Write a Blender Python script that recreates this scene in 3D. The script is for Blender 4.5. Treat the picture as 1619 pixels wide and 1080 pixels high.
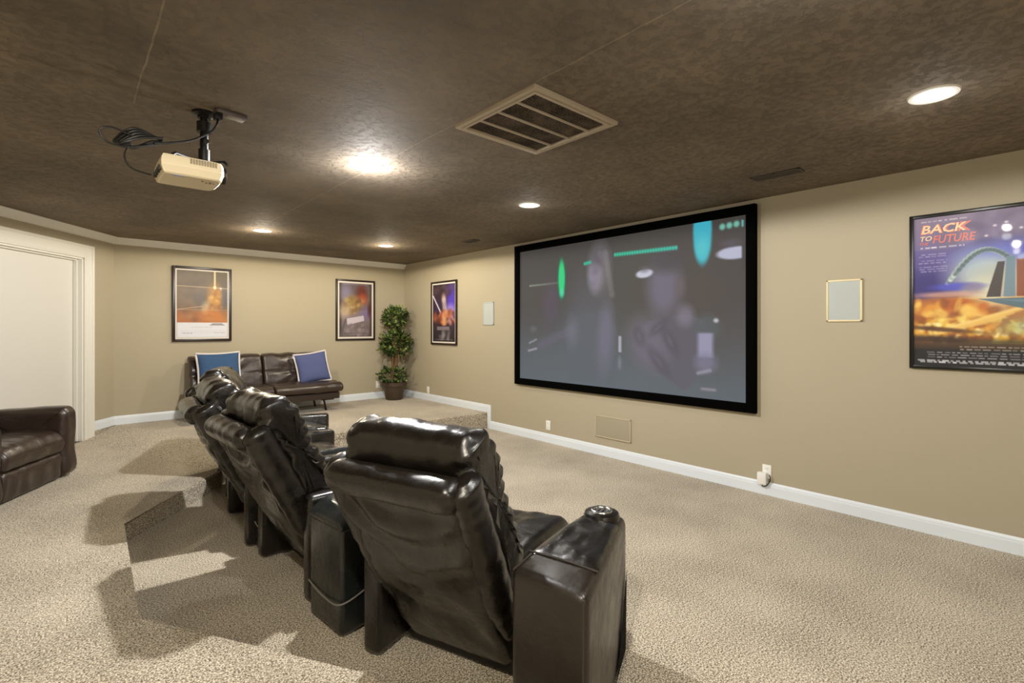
import bpy, bmesh, math, random
import numpy as np
from mathutils import Vector, Matrix, noise as mnoise

for o in list(bpy.data.objects):
    bpy.data.objects.remove(o, do_unlink=True)
S = bpy.context.scene
COL = S.collection
PI = math.pi

# ------------------------------------------------------------------ camera
EYE = 1.41
cam = bpy.data.objects.new('camera', bpy.data.cameras.new('camera'))
COL.objects.link(cam)
cam.location = (0, 0, EYE)
cam.rotation_euler = (math.radians(90), 0, -math.atan2(.6665, .7455))
cam.data.sensor_width = 36
cam.data.lens = 785 / 1619 * 36
cam.data.shift_y = -22 / 1619
cam.data.clip_start = .03
S.camera = cam
# ------------------------------------------------------------------ world and exposure
w = bpy.data.worlds.new('world'); S.world = w; w.use_nodes = True
w.node_tree.nodes['Background'].inputs[0].default_value = (1, .95, .88, 1)
w.node_tree.nodes['Background'].inputs[1].default_value = .05
S.view_settings.view_transform = 'Standard'
S.view_settings.look = 'None'
S.view_settings.exposure = 1.22
S.view_settings.gamma = 1
S.view_settings.use_curve_mapping = False
LAMP_W = 34          # watts of each recessed lamp
LAMP_COL = (1, .98, .94)

# ------------------------------------------------------------------ room numbers
XR, YB, ZC = 4.40, 7.76, 2.51         # screen wall, far wall, ceiling
ZA, ZP = .14, .22                     # camera-side step, rear platform
YF, XL = -3.0, -1.7
CORN = Vector((.416, 7.76)); WD = Vector((-.576, -.817)).normalized(); WN = Vector((.817, -.576)).normalized()

# ------------------------------------------------------------------ materials
def srgb(r, g, b):
    f = lambda c: (c / 255 / 12.92) if c / 255 <= .04045 else ((c / 255 + .055) / 1.055) ** 2.4
    return (f(r), f(g), f(b), 1)

def mat(name, col, rough=.5, metal=0, coat=0, emit=None, estr=0, spec=.5):
    m = bpy.data.materials.new(name); m.use_nodes = True
    b = m.node_tree.nodes['Principled BSDF']
    b.inputs['Base Color'].default_value = col if len(col) == 4 else (*col, 1)
    b.inputs['Roughness'].default_value = rough
    b.inputs['Metallic'].default_value = metal
    b.inputs['Coat Weight'].default_value = coat
    b.inputs['Specular IOR Level'].default_value = spec
    if emit:
        b.inputs['Emission Color'].default_value = (*emit, 1)
        b.inputs['Emission Strength'].default_value = estr
    return m

def nd(m, t, **kw):
    n = m.node_tree.nodes.new(t)
    for k, v in kw.items():
        if k in n.inputs: n.inputs[k].default_value = v
        else: setattr(n, k, v)
    return n

def lk(m, a, b): m.node_tree.links.new(a, b)

def bump(m, scale, strength, dist=.01, detail=4, tex='ShaderNodeTexNoise', stretch=None, rough=.55, lo=0., hi=1.):
    b = m.node_tree.nodes['Principled BSDF']
    tc = nd(m, 'ShaderNodeTexCoord')
    t = nd(m, tex); t.inputs['Scale'].default_value = scale
    if 'Detail' in t.inputs: t.inputs['Detail'].default_value = detail
    if 'Roughness' in t.inputs: t.inputs['Roughness'].default_value = rough
    src = tc.outputs['Object']
    if stretch:
        mp = nd(m, 'ShaderNodeMapping'); mp.inputs['Scale'].default_value = stretch
        lk(m, src, mp.inputs[0]); src = mp.outputs[0]
    lk(m, src, t.inputs['Vector'])
    out = t.outputs[0]
    if lo > 0 or hi < 1:
        mr = nd(m, 'ShaderNodeMapRange'); mr.inputs[1].default_value = lo; mr.inputs[2].default_value = hi
        mr.interpolation_type = 'SMOOTHSTEP'
        lk(m, out, mr.inputs[0]); out = mr.outputs[0]
    bp = nd(m, 'ShaderNodeBump'); bp.inputs['Strength'].default_value = strength; bp.inputs['Distance'].default_value = dist
    lk(m, out, bp.inputs['Height'])
    prev = b.inputs['Normal'].links
    if prev: lk(m, prev[0].from_socket, bp.inputs['Normal'])
    lk(m, bp.outputs[0], b.inputs['Normal'])
    return t

def mixcol(m, fac_sock, stops, inp='Base Color'):
    r = nd(m, 'ShaderNodeValToRGB'); e = r.color_ramp.elements
    e[0].position, e[0].color = stops[0]; e[1].position, e[1].color = stops[1]
    for p, c in stops[2:]:
        n = e.new(p); n.color = c
    lk(m, fac_sock, r.inputs[0])
    lk(m, r.outputs[0], m.node_tree.nodes['Principled BSDF'].inputs[inp])
    return r

M = {}
# painted plaster walls, faint orange-peel
M['wall'] = mat('wall_paint', srgb(174, 164, 141), .75, spec=.3)
bump(M['wall'], 90, .12, .004)
# dark knock-down ceiling
m = M['ceiling'] = mat('ceiling_plaster', srgb(88, 76, 64), .75, spec=.35)
tc = nd(m, 'ShaderNodeTexCoord')
n1 = nd(m, 'ShaderNodeTexNoise', Scale=1.1, Detail=6., Roughness=.65)
lk(m, tc.outputs['Object'], n1.inputs['Vector'])
r = nd(m, 'ShaderNodeValToRGB'); e = r.color_ramp.elements
e[0].position, e[0].color = .3, srgb(98, 88, 76); e[1].position, e[1].color = .72, srgb(140, 126, 108)
lk(m, n1.outputs[0], r.inputs[0])
# drywall seams along the room (cracked paint lines)
sx = nd(m, 'ShaderNodeSeparateXYZ'); lk(m, tc.outputs['Object'], sx.inputs[0])
nz = nd(m, 'ShaderNodeTexNoise', Scale=2.5, Detail=3.); lk(m, tc.outputs['Object'], nz.inputs['Vector'])
def math_n(m, op, a, b=None, c=None):
    n = nd(m, 'ShaderNodeMath', operation=op)
    for i, v in enumerate((a, b, c)):
        if v is None: continue
        if isinstance(v, (int, float)): n.inputs[i].default_value = v
        else: lk(m, v, n.inputs[i])
    return n.outputs[0]
wob = math_n(m, 'MULTIPLY', math_n(m, 'SUBTRACT', nz.outputs[0], .5), .03)
xx = math_n(m, 'ADD', sx.outputs[0], wob)
seams = []
for x0 in (1.56, .24):
    d = math_n(m, 'ABSOLUTE', math_n(m, 'SUBTRACT', xx, x0))
    sm = math_n(m, 'LESS_THAN', d, .0035)
    seams.append(sm if x0 > 1 else math_n(m, 'MULTIPLY', sm, math_n(m, 'LESS_THAN', sx.outputs[1], 3.05)))
seam = math_n(m, 'MAXIMUM', seams[0], seams[1])
n3 = nd(m, 'ShaderNodeTexNoise', Scale=7., Detail=4.); lk(m, tc.outputs['Object'], n3.inputs['Vector'])
seam = math_n(m, 'MULTIPLY', seam, math_n(m, 'MULTIPLY', n3.outputs[0], .55))
mx = nd(m, 'ShaderNodeMix', data_type='RGBA')
lk(m, seam, mx.inputs[0]); lk(m, r.outputs[0], mx.inputs[6]); mx.inputs[7].default_value = srgb(190, 175, 145)
lk(m, mx.outputs[2], m.node_tree.nodes['Principled BSDF'].inputs['Base Color'])
bump(m, 25, .6, .018, detail=7, rough=.72, lo=.33, hi=.52)
bump(m, 75, .4, .005, detail=3)
# carpet
def carpet(name, k=1.):
    m = mat(name, srgb(170, 150, 122), .95, spec=.1)
    tc = nd(m, 'ShaderNodeTexCoord')
    n = nd(m, 'ShaderNodeTexNoise', Scale=150., Detail=2., Roughness=.6)
    lk(m, tc.outputs['Object'], n.inputs['Vector'])
    n2 = nd(m, 'ShaderNodeTexNoise', Scale=1.6, Detail=3.)
    lk(m, tc.outputs['Object'], n2.inputs['Vector'])
    f = math_n(m, 'ADD', n.outputs[0], math_n(m, 'MULTIPLY', math_n(m, 'SUBTRACT', n2.outputs[0], .5), .16))
    n4 = nd(m, 'ShaderNodeTexNoise', Scale=90., Detail=2., Roughness=.6)
    lk(m, tc.outputs['Object'], n4.inputs['Vector'])
    f = math_n(m, 'ADD', f, math_n(m, 'MULTIPLY', math_n(m, 'SUBTRACT', n4.outputs[0], .5), .32))
    mixcol(m, f, [(.38, srgb(92*k, 80*k, 62*k)), (.62, srgb(236*k, 225*k, 204*k)), (.50, srgb(180*k, 167*k, 144*k))])
    b = m.node_tree.nodes['Principled BSDF']
    b.inputs['Sheen Weight'].default_value = .25
    bump(m, 170, .8, .008, detail=2)
    return m
M['carpet'] = carpet('carpet_pile')
M['white'] = mat('white_trim_paint', srgb(226, 233, 240), .35)
M['cream'] = mat('cream_trim_paint', srgb(230, 228, 220), .4)
M['door'] = mat('door_paint', srgb(216, 214, 208), .4)
M['plate'] = mat('white_plastic', srgb(238, 238, 232), .35)
M['slot'] = mat('dark_slot', srgb(40, 38, 36), .6)
# leather
def leather(name, col, rough, sc=1., cold=None):
    m = mat(name, col, rough, spec=.55, coat=.25)
    m.node_tree.nodes['Principled BSDF'].inputs['Coat Roughness'].default_value = .25
    bump(m, 7*sc, .35, .03, detail=3, rough=.5)
    bump(m, 26*sc, .22, .008, detail=4)
    bump(m, 320, .12, .0015, tex='ShaderNodeTexVoronoi')
    tc = nd(m, 'ShaderNodeTexCoord'); n = nd(m, 'ShaderNodeTexNoise', Scale=9., Detail=4., Roughness=.6)
    lk(m, tc.outputs['Object'], n.inputs['Vector'])
    mr = nd(m, 'ShaderNodeMapRange'); mr.inputs[1].default_value = .3; mr.inputs[2].default_value = .7
    mr.inputs[3].default_value = rough-.09; mr.inputs[4].default_value = rough+.13
    lk(m, n.outputs[0], mr.inputs[0]); lk(m, mr.outputs[0], m.node_tree.nodes['Principled BSDF'].inputs['Roughness'])
    return m
M['leather'] = leather('black_leather', srgb(20, 16, 13), .28)
M['leather_console'] = leather('black_console_leather', srgb(28, 31, 31), .27)
M['leather_brown'] = leather('dark_brown_leather', srgb(50, 38, 32), .34)
M['piping'] = mat('leather_piping', srgb(58, 52, 46), .4)
M['stitch'] = mat('pale_seam_thread', srgb(120, 118, 112), .6)
# peeling worn leather on the end arm
m = M['leather_worn'] = leather('worn_leather', srgb(33, 26, 19), .36)
M['lining'] = mat('torn_lining', srgb(26, 24, 23), .95, spec=.1); bump(M['lining'], 120, .8, .01)
M['chrome'] = mat('steel', srgb(200, 200, 198), .22, metal=1)
M['black_metal'] = mat('black_metal', srgb(22, 21, 20), .4, metal=.3)
M['black_plastic'] = mat('black_plastic', srgb(24, 23, 22), .45)
M['velvet'] = mat('black_velvet_frame', srgb(4, 4, 4), .9, spec=.03)
M['frame_dark'] = mat('dark_brown_frame', srgb(40, 28, 22), .35)
M['frame_black'] = mat('black_frame', srgb(18, 17, 16), .3)
M['mat_white'] = mat('poster_border', srgb(222, 214, 204), .7)
M['grille'] = mat('pale_grey_grille', srgb(178, 184, 180), .8)
M['grille_wall'] = mat('tan_grille', srgb(162, 152, 130), .8); bump(M['grille_wall'], 400, .3, .002)
M['grille_edge'] = mat('cream_bezel', srgb(226, 210, 168), .5)
M['beige_plastic'] = mat('beige_plastic', srgb(232, 218, 186), .4)
M['beige_dark'] = mat('beige_slots', srgb(150, 136, 110), .6)
M['vent_frame'] = mat('taupe_vent_metal', srgb(176, 162, 142), .45)
m = M['vent_core'] = mat('vent_filter', srgb(52, 48, 44), .9, spec=.1)
tc = nd(m, 'ShaderNodeTexCoord'); n = nd(m, 'ShaderNodeTexNoise', Scale=160., Detail=2.)
n2 = nd(m, 'ShaderNodeTexNoise', Scale=7., Detail=3.)
lk(m, tc.outputs['Object'], n.inputs['Vector']); lk(m, tc.outputs['Object'], n2.inputs['Vector'])
mixcol(m, math_n(m, 'ADD', math_n(m, 'MULTIPLY', n.outputs[0], .6), math_n(m, 'MULTIPLY', n2.outputs[0], .4)), [(.4, srgb(44, 40, 37)), (.68, srgb(118, 106, 94))])
M['vent_paint'] = mat('brown_register', srgb(60, 52, 44), .5)
M['lens'] = mat('lamp_lens', (1, 1, 1), .3, emit=(1, .95, .84), estr=9)
M['lamp_trim'] = mat('lamp_trim', srgb(230, 228, 220), .4)
M['pot'] = mat('brown_pot', srgb(70, 56, 44), .5); bump(M['pot'], 20, .2, .01)
M['soil'] = mat('soil', srgb(48, 38, 28), .95)
M['trunk'] = mat('bark', srgb(112, 84, 54), .8); bump(M['trunk'], 40, .5, .01)
m = M['leaf'] = mat('leaf', srgb(56, 78, 34), .38)
oi = nd(m, 'ShaderNodeTexCoord'); n = nd(m, 'ShaderNodeTexNoise', Scale=14., Detail=2.)
lk(m, oi.outputs['Object'], n.inputs['Vector'])
mixcol(m, n.outputs[0], [(.36, srgb(34, 54, 26)), (.66, srgb(140, 152, 84)), (.5, srgb(66, 88, 42))])
M['sofa_metal'] = mat('sofa_leg_metal', srgb(60, 52, 46), .3, metal=.8)
def cloth(name, c):
    m = mat(name, c, .9, spec=.15); bump(m, 240, .35, .003); return m
M['teal'] = cloth('teal_blue_cloth', srgb(60, 86, 122)); M['peri'] = cloth('periwinkle_cloth', srgb(84, 92, 132))
M['trim_cloth'] = cloth('white_cord', srgb(214, 208, 206))
M['wood_base'] = mat('dark_plinth', srgb(20, 18, 17), .6)
M['glass'] = mat('poster_glazing', (1, 1, 1), .05)

# ------------------------------------------------------------------ object helpers
def tag(o, label=None, cat=None, group=None, kind=None):
    if label: o['label'] = label
    if cat: o['category'] = cat
    if group: o['group'] = group
    if kind: o['kind'] = kind
    return o

def empty(name, loc=(0, 0, 0), rz=0., label=None, cat=None, group=None):
    o = bpy.data.objects.new(name, None); COL.objects.link(o)
    o.location = loc; o.rotation_euler = (0, 0, rz); o.empty_display_size = .1
    return tag(o, label, cat, group)

def link_mesh(name, me, m=None, parent=None, smooth=True, angle=None):
    o = bpy.data.objects.new(name, me); COL.objects.link(o)
    if m: me.materials.append(m)
    if smooth and len(me.polygons):
        me.polygons.foreach_set('use_smooth', [True] * len(me.polygons))
        if angle:
            try: me.set_sharp_from_angle(angle=math.radians(angle))
            except Exception: pass
    if parent: o.parent = parent
    return o

def from_bm(name, bm, m=None, parent=None, smooth=True, angle=35):
    bmesh.ops.recalc_face_normals(bm, faces=bm.faces)
    me = bpy.data.meshes.new(name); bm.to_mesh(me); bm.free()
    return link_mesh(name, me, m, parent, smooth, angle)

def box_bm(bm, lo, hi, bev=0., seg=2, mtx=None):
    v = [bm.verts.new((x, y, z)) for x in (lo[0], hi[0]) for y in (lo[1], hi[1]) for z in (lo[2], hi[2])]
    q = [(0, 1, 3, 2), (4, 6, 7, 5), (0, 4, 5, 1), (2, 3, 7, 6), (0, 2, 6, 4), (1, 5, 7, 3)]
    f = [bm.faces.new([v[i] for i in a]) for a in q]
    if bev > 0:
        es = list({e for a in f for e in a.edges})
        r = bmesh.ops.bevel(bm, geom=es, offset=bev, segments=seg, profile=.5, affect='EDGES', clamp_overlap=True)
        v = list({x for fc in r['faces'] for x in fc.verts} | {x for x in v if x.is_valid})
    if mtx is not None:
        bmesh.ops.transform(bm, matrix=mtx, verts=[x for x in v if x.is_valid])
    return v

def box(name, lo, hi, m, parent=None, bev=0., seg=2):
    bm = bmesh.new(); box_bm(bm, lo, hi, bev, seg)
    return from_bm(name, bm, m, parent)

def prism_bm(bm, pts, z0, z1, bev=0., seg=2, only_top=False):
    """plan polygon pts extruded from z0 to z1"""
    a = [bm.verts.new((p[0], p[1], z0)) for p in pts]
    b = [bm.verts.new((p[0], p[1], z1)) for p in pts]
    fs = [bm.faces.new(a[::-1]), bm.faces.new(b)]
    n = len(pts)
    for i in range(n):
        fs.append(bm.faces.new((a[i], a[(i+1) % n], b[(i+1) % n], b[i])))
    if bev:
        es = [e for e in fs[1].edges] if only_top else list({e for f in fs for e in f.edges})
        bmesh.ops.bevel(bm, geom=es, offset=bev, segments=seg, profile=.5, affect='EDGES', clamp_overlap=True)

def lathe_bm(bm, prof, n=32, center=(0, 0, 0), cap=True):
    rings = []
    for r, z in prof:
        rings.append([bm.verts.new((center[0] + r*math.cos(2*PI*i/n), center[1] + r*math.sin(2*PI*i/n), center[2] + z)) for i in range(n)])
    for a, b in zip(rings, rings[1:]):
        for i in range(n):
            bm.faces.new((a[i], a[(i+1) % n], b[(i+1) % n], b[i]))
    if cap:
        bm.faces.new(rings[0][::-1]); bm.faces.new(rings[-1])

def catmull(pts, n, closed=False):
    P = [Vector(p) for p in pts]; out = []; N = len(P)
    segs = N if closed else N - 1
    for i in range(n):
        t = i / (n if closed else n - 1) * segs
        k = min(int(t), segs - 1); u = t - k
        if closed: p0, p1, p2, p3 = P[(k-1) % N], P[k % N], P[(k+1) % N], P[(k+2) % N]
        else: p0, p1, p2, p3 = P[max(k-1, 0)], P[k], P[min(k+1, N-1)], P[min(k+2, N-1)]
        out.append(.5*((2*p1) + (p2-p0)*u + (2*p0-5*p1+4*p2-p3)*u*u + (3*p1-p0-3*p2+p3)*u**3))
    return out

def tube_bm(bm, pts, r, n=8, samples=None, rfun=None):
    P = catmull(pts, samples) if samples else [Vector(p) for p in pts]
    rings = []; up = Vector((.13, .21, 1)).normalized()
    for i, p in enumerate(P):
        d = (P[min(i+1, len(P)-1)] - P[max(i-1, 0)]).normalized()
        a = d.cross(up)
        if a.length < .05: a = d.cross(Vector((1, 0, .1)))
        a.normalize(); b = d.cross(a).normalized()
        rr = rfun(i/(len(P)-1)) if rfun else r
        rings.append([bm.verts.new(p + rr*(a*math.cos(2*PI*k/n) + b*math.sin(2*PI*k/n))) for k in range(n)])
    for a, b in zip(rings, rings[1:]):
        for i in range(n): bm.faces.new((a[i], a[(i+1) % n], b[(i+1) % n], b[i]))
    bm.faces.new(rings[0][::-1]); bm.faces.new(rings[-1])

def tube(name, pts, r, m, parent=None, n=8, samples=None):
    bm = bmesh.new(); tube_bm(bm, pts, r, n, samples)
    return from_bm(name, bm, m, parent)

def cushion(name, prof, w, R, m, parent=None, nprof=48, nmid=18, nend=6, disp=None, wfun=None, r0=0., shear=None):
    """closed side profile [(f,h)] swept across the width, its ends rounded by R.
    local axes: x forward, y left, z up"""
    P = catmull([(p[0], p[1], 0) for p in prof], nprof, closed=True)
    area = sum(P[i].x*P[(i+1) % nprof].y - P[(i+1) % nprof].x*P[i].y for i in range(nprof))
    sg = 1 if area > 0 else -1
    N = []
    for i in range(nprof):
        d = (P[(i+1) % nprof] - P[i-1]).normalized()
        N.append(Vector((d.y*sg, -d.x*sg, 0)))
    st = []
    for k in range(nend+1):
        a = PI/2*(1-k/nend); st.append((-(w-R) - R*math.sin(a), R*(1-math.cos(a))))
    for k in range(1, nmid): st.append((-(w-R) + 2*(w-R)*k/nmid, 0))
    for k in range(nend+1):
        a = PI/2*k/nend; st.append(((w-R) + R*math.sin(a), R*(1-math.cos(a))))
    bm = bmesh.new(); rings = []
    for (y, ins) in st:
        ring = []
        for i in range(nprof):
            q = P[i] - N[i]*ins
            f, h = q.x, q.y
            s = wfun(h) if wfun else 1.
            if disp:
                dd = disp(y, i/nprof, f, h)
                f += N[i].x*dd; h += N[i].y*dd
            ring.append(bm.verts.new((f, -(y*s + r0), h)))
        rings.append(ring)
    for a, b in zip(rings, rings[1:]):
        for i in range(nprof): bm.faces.new((a[i], a[(i+1) % nprof], b[(i+1) % nprof], b[i]))
    for ring in (rings[0], rings[-1]):
        c = sum((v.co for v in ring), Vector())/nprof
        prev = ring
        for q in (.8, .6, .4, .2):
            nr = [bm.verts.new(c.lerp(v.co, q)) for v in ring]
            for i in range(nprof): bm.faces.new((prev[i], prev[(i+1) % nprof], nr[(i+1) % nprof], nr[i]))
            prev = nr
        cv = bm.verts.new(c)
        for i in range(nprof): bm.faces.new((prev[i], prev[(i+1) % nprof], cv))
    return from_bm(name, bm, m, parent, True, None)

def nz3(x, y, z): return mnoise.noise(Vector((x, y, z)))

def copy_tree(o, parent=None):
    c = o.copy(); COL.objects.link(c)
    if parent: c.parent = parent
    for ch in [x for x in bpy.data.objects if x.parent == o]: copy_tree(ch, c)
    return c

def struct(o): o['kind'] = 'structure'; return o

# ================================================================== THE SETTING
T = .15
struct(box('wall_right', (XR, YF-T, -.2), (XR+T, YB+T, ZC), M['wall']))
struct(box('wall_back', (CORN.x-.3, YB, -.2), (XR, YB+T, ZC), M['wall']))
struct(box('wall_front', (XL-T, YF-T, -.2), (XR, YF, ZC), M['wall']))
def wmat(s0=0):
    """frame on the angled left wall: x along it from the far corner, y out into the room"""
    return Matrix(((WD.x, WN.x, 0, CORN.x), (WD.y, WN.y, 0, CORN.y), (0, 0, 1, 0), (0, 0, 0, 1)))
WM = wmat()
D0, D1, DH = .50, 1.62, 2.19         # door opening along the wall
SEND = 3.5
bm = bmesh.new()
box_bm(bm, (-.12, -T, -.2), (D0, 0, ZC), mtx=WM)
box_bm(bm, (D0, -T, DH), (D1, 0, ZC), mtx=WM)
box_bm(bm, (D1, -T, -.2), (SEND, 0, ZC), mtx=WM)
struct(from_bm('wall_left', bm, M['wall'], smooth=False))
PE = CORN + WD*SEND
struct(box('wall_side', (PE.x-T, YF, -.2), (PE.x, PE.y, ZC), M['wall']))
struct(box('ceiling', (PE.x-.3, YF-T, ZC), (XR+T, YB+T, ZC+.15), M['ceiling']))
struct(box('floor', (PE.x-.3, YF-T, -.2), (XR, YB+T, 0), M['carpet']))

# carpeted platform: camera-side level, ramp, rear level
front = [(XR, 5.45), (1.27, 5.60), (1.10, 5.22), (.99, 4.97), (.243, 4.08), (.205, 2.70), (.857, 1.69), (.86, -3.0)]
poly = front + [(PE.x, -3.0), (PE.x, PE.y), (CORN.x, CORN.y), (CORN.x, YB), (XR, YB)]
bm = bmesh.new()
a = [bm.verts.new((*p, 0.001)) for p in poly]; b = [bm.verts.new((*p, ZA)) for p in poly]
bm.faces.new(a[::-1]); bm.faces.new(b); n = len(poly)
side = [bm.faces.new((a[i], a[(i+1) % n], b[(i+1) % n], b[i])) for i in range(n)]
fe = [bm.edges.get((b[i], b[i+1])) for i in range(len(front)-1)] + [bm.edges.get((a[i], b[i])) for i in range(1, len(front)-1)]
bmesh.ops.bevel(bm, geom=fe, offset=.028, segments=4, profile=.5, affect='EDGES')
struct(from_bm('floor_platform', bm, M['carpet'], smooth=False))
bm = bmesh.new()
lo = [(.12, 7.33), (.98, 5.02)]
top = [(CORN.x+.03, YB), (1.285, 5.60), (XR, 5.45), (XR, YB)]
tv = [bm.verts.new((*p, ZP)) for p in top]; tb = [bm.verts.new((*p, ZA-.05)) for p in top]
lv = [bm.verts.new((*p, ZA+.001)) for p in lo]
bm.faces.new(tv)
bm.faces.new((lv[0], lv[1], tv[1], tv[0])); bm.faces.new((tv[1], lv[1], tb[1])); bm.faces.new((tv[1], tb[1], tb[2], tv[2]))
bm.faces.new((tv[0], tb[0], lv[0])); bm.faces.new((tv[2], tb[2], tb[3], tv[3])); bm.faces.new((tv[3], tb[3], tb[0], tv[0]))
bmesh.ops.bevel(bm, geom=[bm.edges.get((tv[1], tv[2]))], offset=.028, segments=4, profile=.5, affect='EDGES')
struct(from_bm('floor_rear', bm, M['carpet'], smooth=False))

# baseboards: profiled strip
def base_bm(bm, p, q, z, nrm, h=.108, t=.016):
    p, q, nrm = Vector(p), Vector(q), Vector(nrm).normalized()
    prof = [(0, 0), (t, 0), (t, h*.70), (t*.75, h*.74), (t*.8, h*.80), (t*.55, h*.9), (t*.3, h*.98), (0, h)]
    rings = []
    for c in (p, q):
        rings.append([bm.verts.new((c.x+nrm.x*d, c.y+nrm.y*d, z+hh)) for d, hh in prof])
    k = len(prof)
    for i in range(k): bm.faces.new((rings[0][i], rings[0][(i+1) % k], rings[1][(i+1) % k], rings[1][i]))
    bm.faces.new(rings[0]); bm.faces.new(rings[1][::-1])
bm = bmesh.new()
base_bm(bm, (XR, YF), (XR, 5.40), 0, (-1, 0)); base_bm(bm, (XR, 5.40), (XR, YB), ZP, (-1, 0))
box_bm(bm, (XR-.017, 5.355, .0), (XR, 5.425, ZP+.108), .003)
struct(from_bm('baseboard_right', bm, M['white'], angle=30))
bm = bmesh.new(); base_bm(bm, (CORN.x, YB), (XR, YB), ZP, (0, -1))
struct(from_bm('baseboard_back', bm, M['white'], angle=30))
bm = bmesh.new()
p0 = CORN; p1 = CORN + WD*.38
base_bm(bm, p0, p1, ZP, WN)
struct(from_bm('baseboard_left', bm, M['white'], angle=30))
# carpeted upstand beneath it
bm = bmesh.new(); box_bm(bm, (0, 0, .1), (.38, .006, ZP), mtx=WM)
struct(from_bm('trim_2', bm, M['carpet'], smooth=False))

# crown moulding on far and left walls
def crown_bm(bm, p, q, nrm, e0=0., e1=0.):
    p, q, nrm = Vector(p), Vector(q), Vector(nrm).normalized(); d = (q-p).normalized()
    prof = [(0, 0), (.012, 0), (.014, .012), (.03, .03), (.05, .05), (.062, .066), (.066, .08), (0, .08)]
    rings = []
    for c, e in ((p, e0), (q, e1)):
        rings.append([bm.verts.new((c.x+nrm.x*a+d.x*a*e, c.y+nrm.y*a+d.y*a*e, ZC-.08+h)) for a, h in prof])
    k = len(prof)
    for i in range(k): bm.faces.new((rings[0][i], rings[0][(i+1) % k], rings[1][(i+1) % k], rings[1][i]))
    bm.faces.new(rings[0]); bm.faces.new(rings[1][::-1])
bm = bmesh.new(); crown_bm(bm, (XR, YB), CORN, (0, -1), 0, -.32)
crown_bm(bm, CORN, CORN+WD*SEND, WN, .32, 0)
struct(from_bm('trim_1', bm, M['cream'], angle=30))

# door in the angled wall: casing, jamb and slab
bm = bmesh.new()
CW = .135
def casing_piece(lo, hi):
    box_bm(bm, (lo[0], 0, lo[1]), (hi[0], .02, hi[1]), .004, mtx=WM)
casing_piece((D0-CW, ZA), (D0, DH+CW+.01)); casing_piece((D1, ZA), (D1+CW, DH+CW+.01)); casing_piece((D0, DH), (D1, DH+CW+.01))
# raised outer band and inner bead
for lo, hi, y in (((D0-CW, ZA), (D0-CW+.03, DH+CW+.012), .03), ((D1+CW-.03, ZA), (D1+CW, DH+CW+.012), .03), ((D0-CW, DH+CW-.018), (D1+CW, DH+CW+.012), .03),
                  ((D0-.03, ZA), (D0-.012, DH+.03), .027), ((D1+.012, ZA), (D1+.03, DH+.03), .027), ((D0-.03, DH+.012), (D1+.03, DH+.03), .027)):
    box_bm(bm, (lo[0], .0, lo[1]), (hi[0], y, hi[1]), .004, mtx=WM)
# jamb lining and stop
for lo, hi in (((D0, -T, ZA), (D0+.018, .0, DH)), ((D1-.018, -T, ZA), (D1, 0, DH)), ((D0, -T, DH-.018), (D1, 0, DH)),
               ((D0+.018, -.085, ZA), (D0+.032, -.045, DH-.018)), ((D1-.032, -.085, ZA), (D1-.018, -.045, DH-.018)), ((D0+.018, -.085, DH-.032), (D1-.018, -.045, DH-.018))):
    box_bm(bm, lo, hi, .002, mtx=WM)
struct(from_bm('trim_3', bm, M['cream'], smooth=False))
bm = bmesh.new(); box_bm(bm, (D0+.02, -.13, ZA+.01), (D1-.02, -.088, DH-.02), .003, mtx=WM)
door = struct(from_bm('door_1', bm, M['door'], smooth=False))
bm = bmesh.new()
hm = WM @ Matrix.Translation((D1-.085, -.088, ZA+.87)) @ Matrix.Rotation(-PI/2, 4, 'X')
lathe_bm(bm, [(.03, 0), (.03, .006), (.012, .01), (.012, .035), (.026, .045), (.03, .06), (.022, .072), (.008, .075)], 20)
bmesh.ops.transform(bm, matrix=hm, verts=bm.verts)
hnd = from_bm('door_handle', bm, M['chrome'], door)

# ================================================================== CEILING FIXTURES
def can_light(x, y, label, power=1., col=LAMP_COL):
    t = empty('recessed_light', (x, y, ZC), 0, label, 'ceiling light', 'recessed lights in the ceiling')
    bm = bmesh.new()
    lathe_bm(bm, [(.072, -.001), (.074, -.006), (.083, -.010), (.095, -.008), (.1, -.0005)], 40, cap=False)
    from_bm('trim_ring', bm, M['lamp_trim'], t)
    bm = bmesh.new(); lathe_bm(bm, [(.002, -.008), (.04, -.0075), (.073, -.004)], 40, cap=True)
    from_bm('lens', bm, M['lens'], t)
    for kind, k, z in (('SPOT', 1., -.06), ('POINT', .11, -.15)):
        ld = bpy.data.lights.new('lamp', kind); ld.energy = LAMP_W*power*k; ld.color = col
        ld.shadow_soft_size = .035
        if kind == 'SPOT': ld.spot_size = math.radians(178); ld.spot_blend = .07
        lo = bpy.data.objects.new('bulb' if kind == 'SPOT' else 'glow', ld); COL.objects.link(lo); lo.parent = t; lo.location = (0, 0, z)
    return t
can_light(1.535, 3.17, 'bright recessed ceiling light between the projector and the big square vent', 2.9, (1, .985, .97))
can_light(3.08, 3.21, 'recessed ceiling light above the left half of the projection screen', .15)
can_light(3.04, .42, 'recessed ceiling light near the right edge, above the purple and orange poster', .13)
can_light(1.637, 6.06, 'recessed ceiling light nearest the left poster on the far wall, above the sofa', .9, (1, .88, .68))
can_light(3.17, 6.08, 'recessed ceiling light nearest the far corner with the potted plant', .75, (1, .88, .68))
can_light(1.5, .42, 'recessed ceiling light above the nearest theater recliner, in front of the camera', .75)
can_light(-.02, .42, 'unseen ceiling light added right above the camera to brighten the left side', 1.55, (1, .90, .74))  # added lamp out of view: lifts the left floor, warms the chair backs
can_light(-.02, -2.0, 'unseen ceiling light added behind the camera to fill the door side', .8)  # added fill lamp out of view, brightens the left carpet

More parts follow.
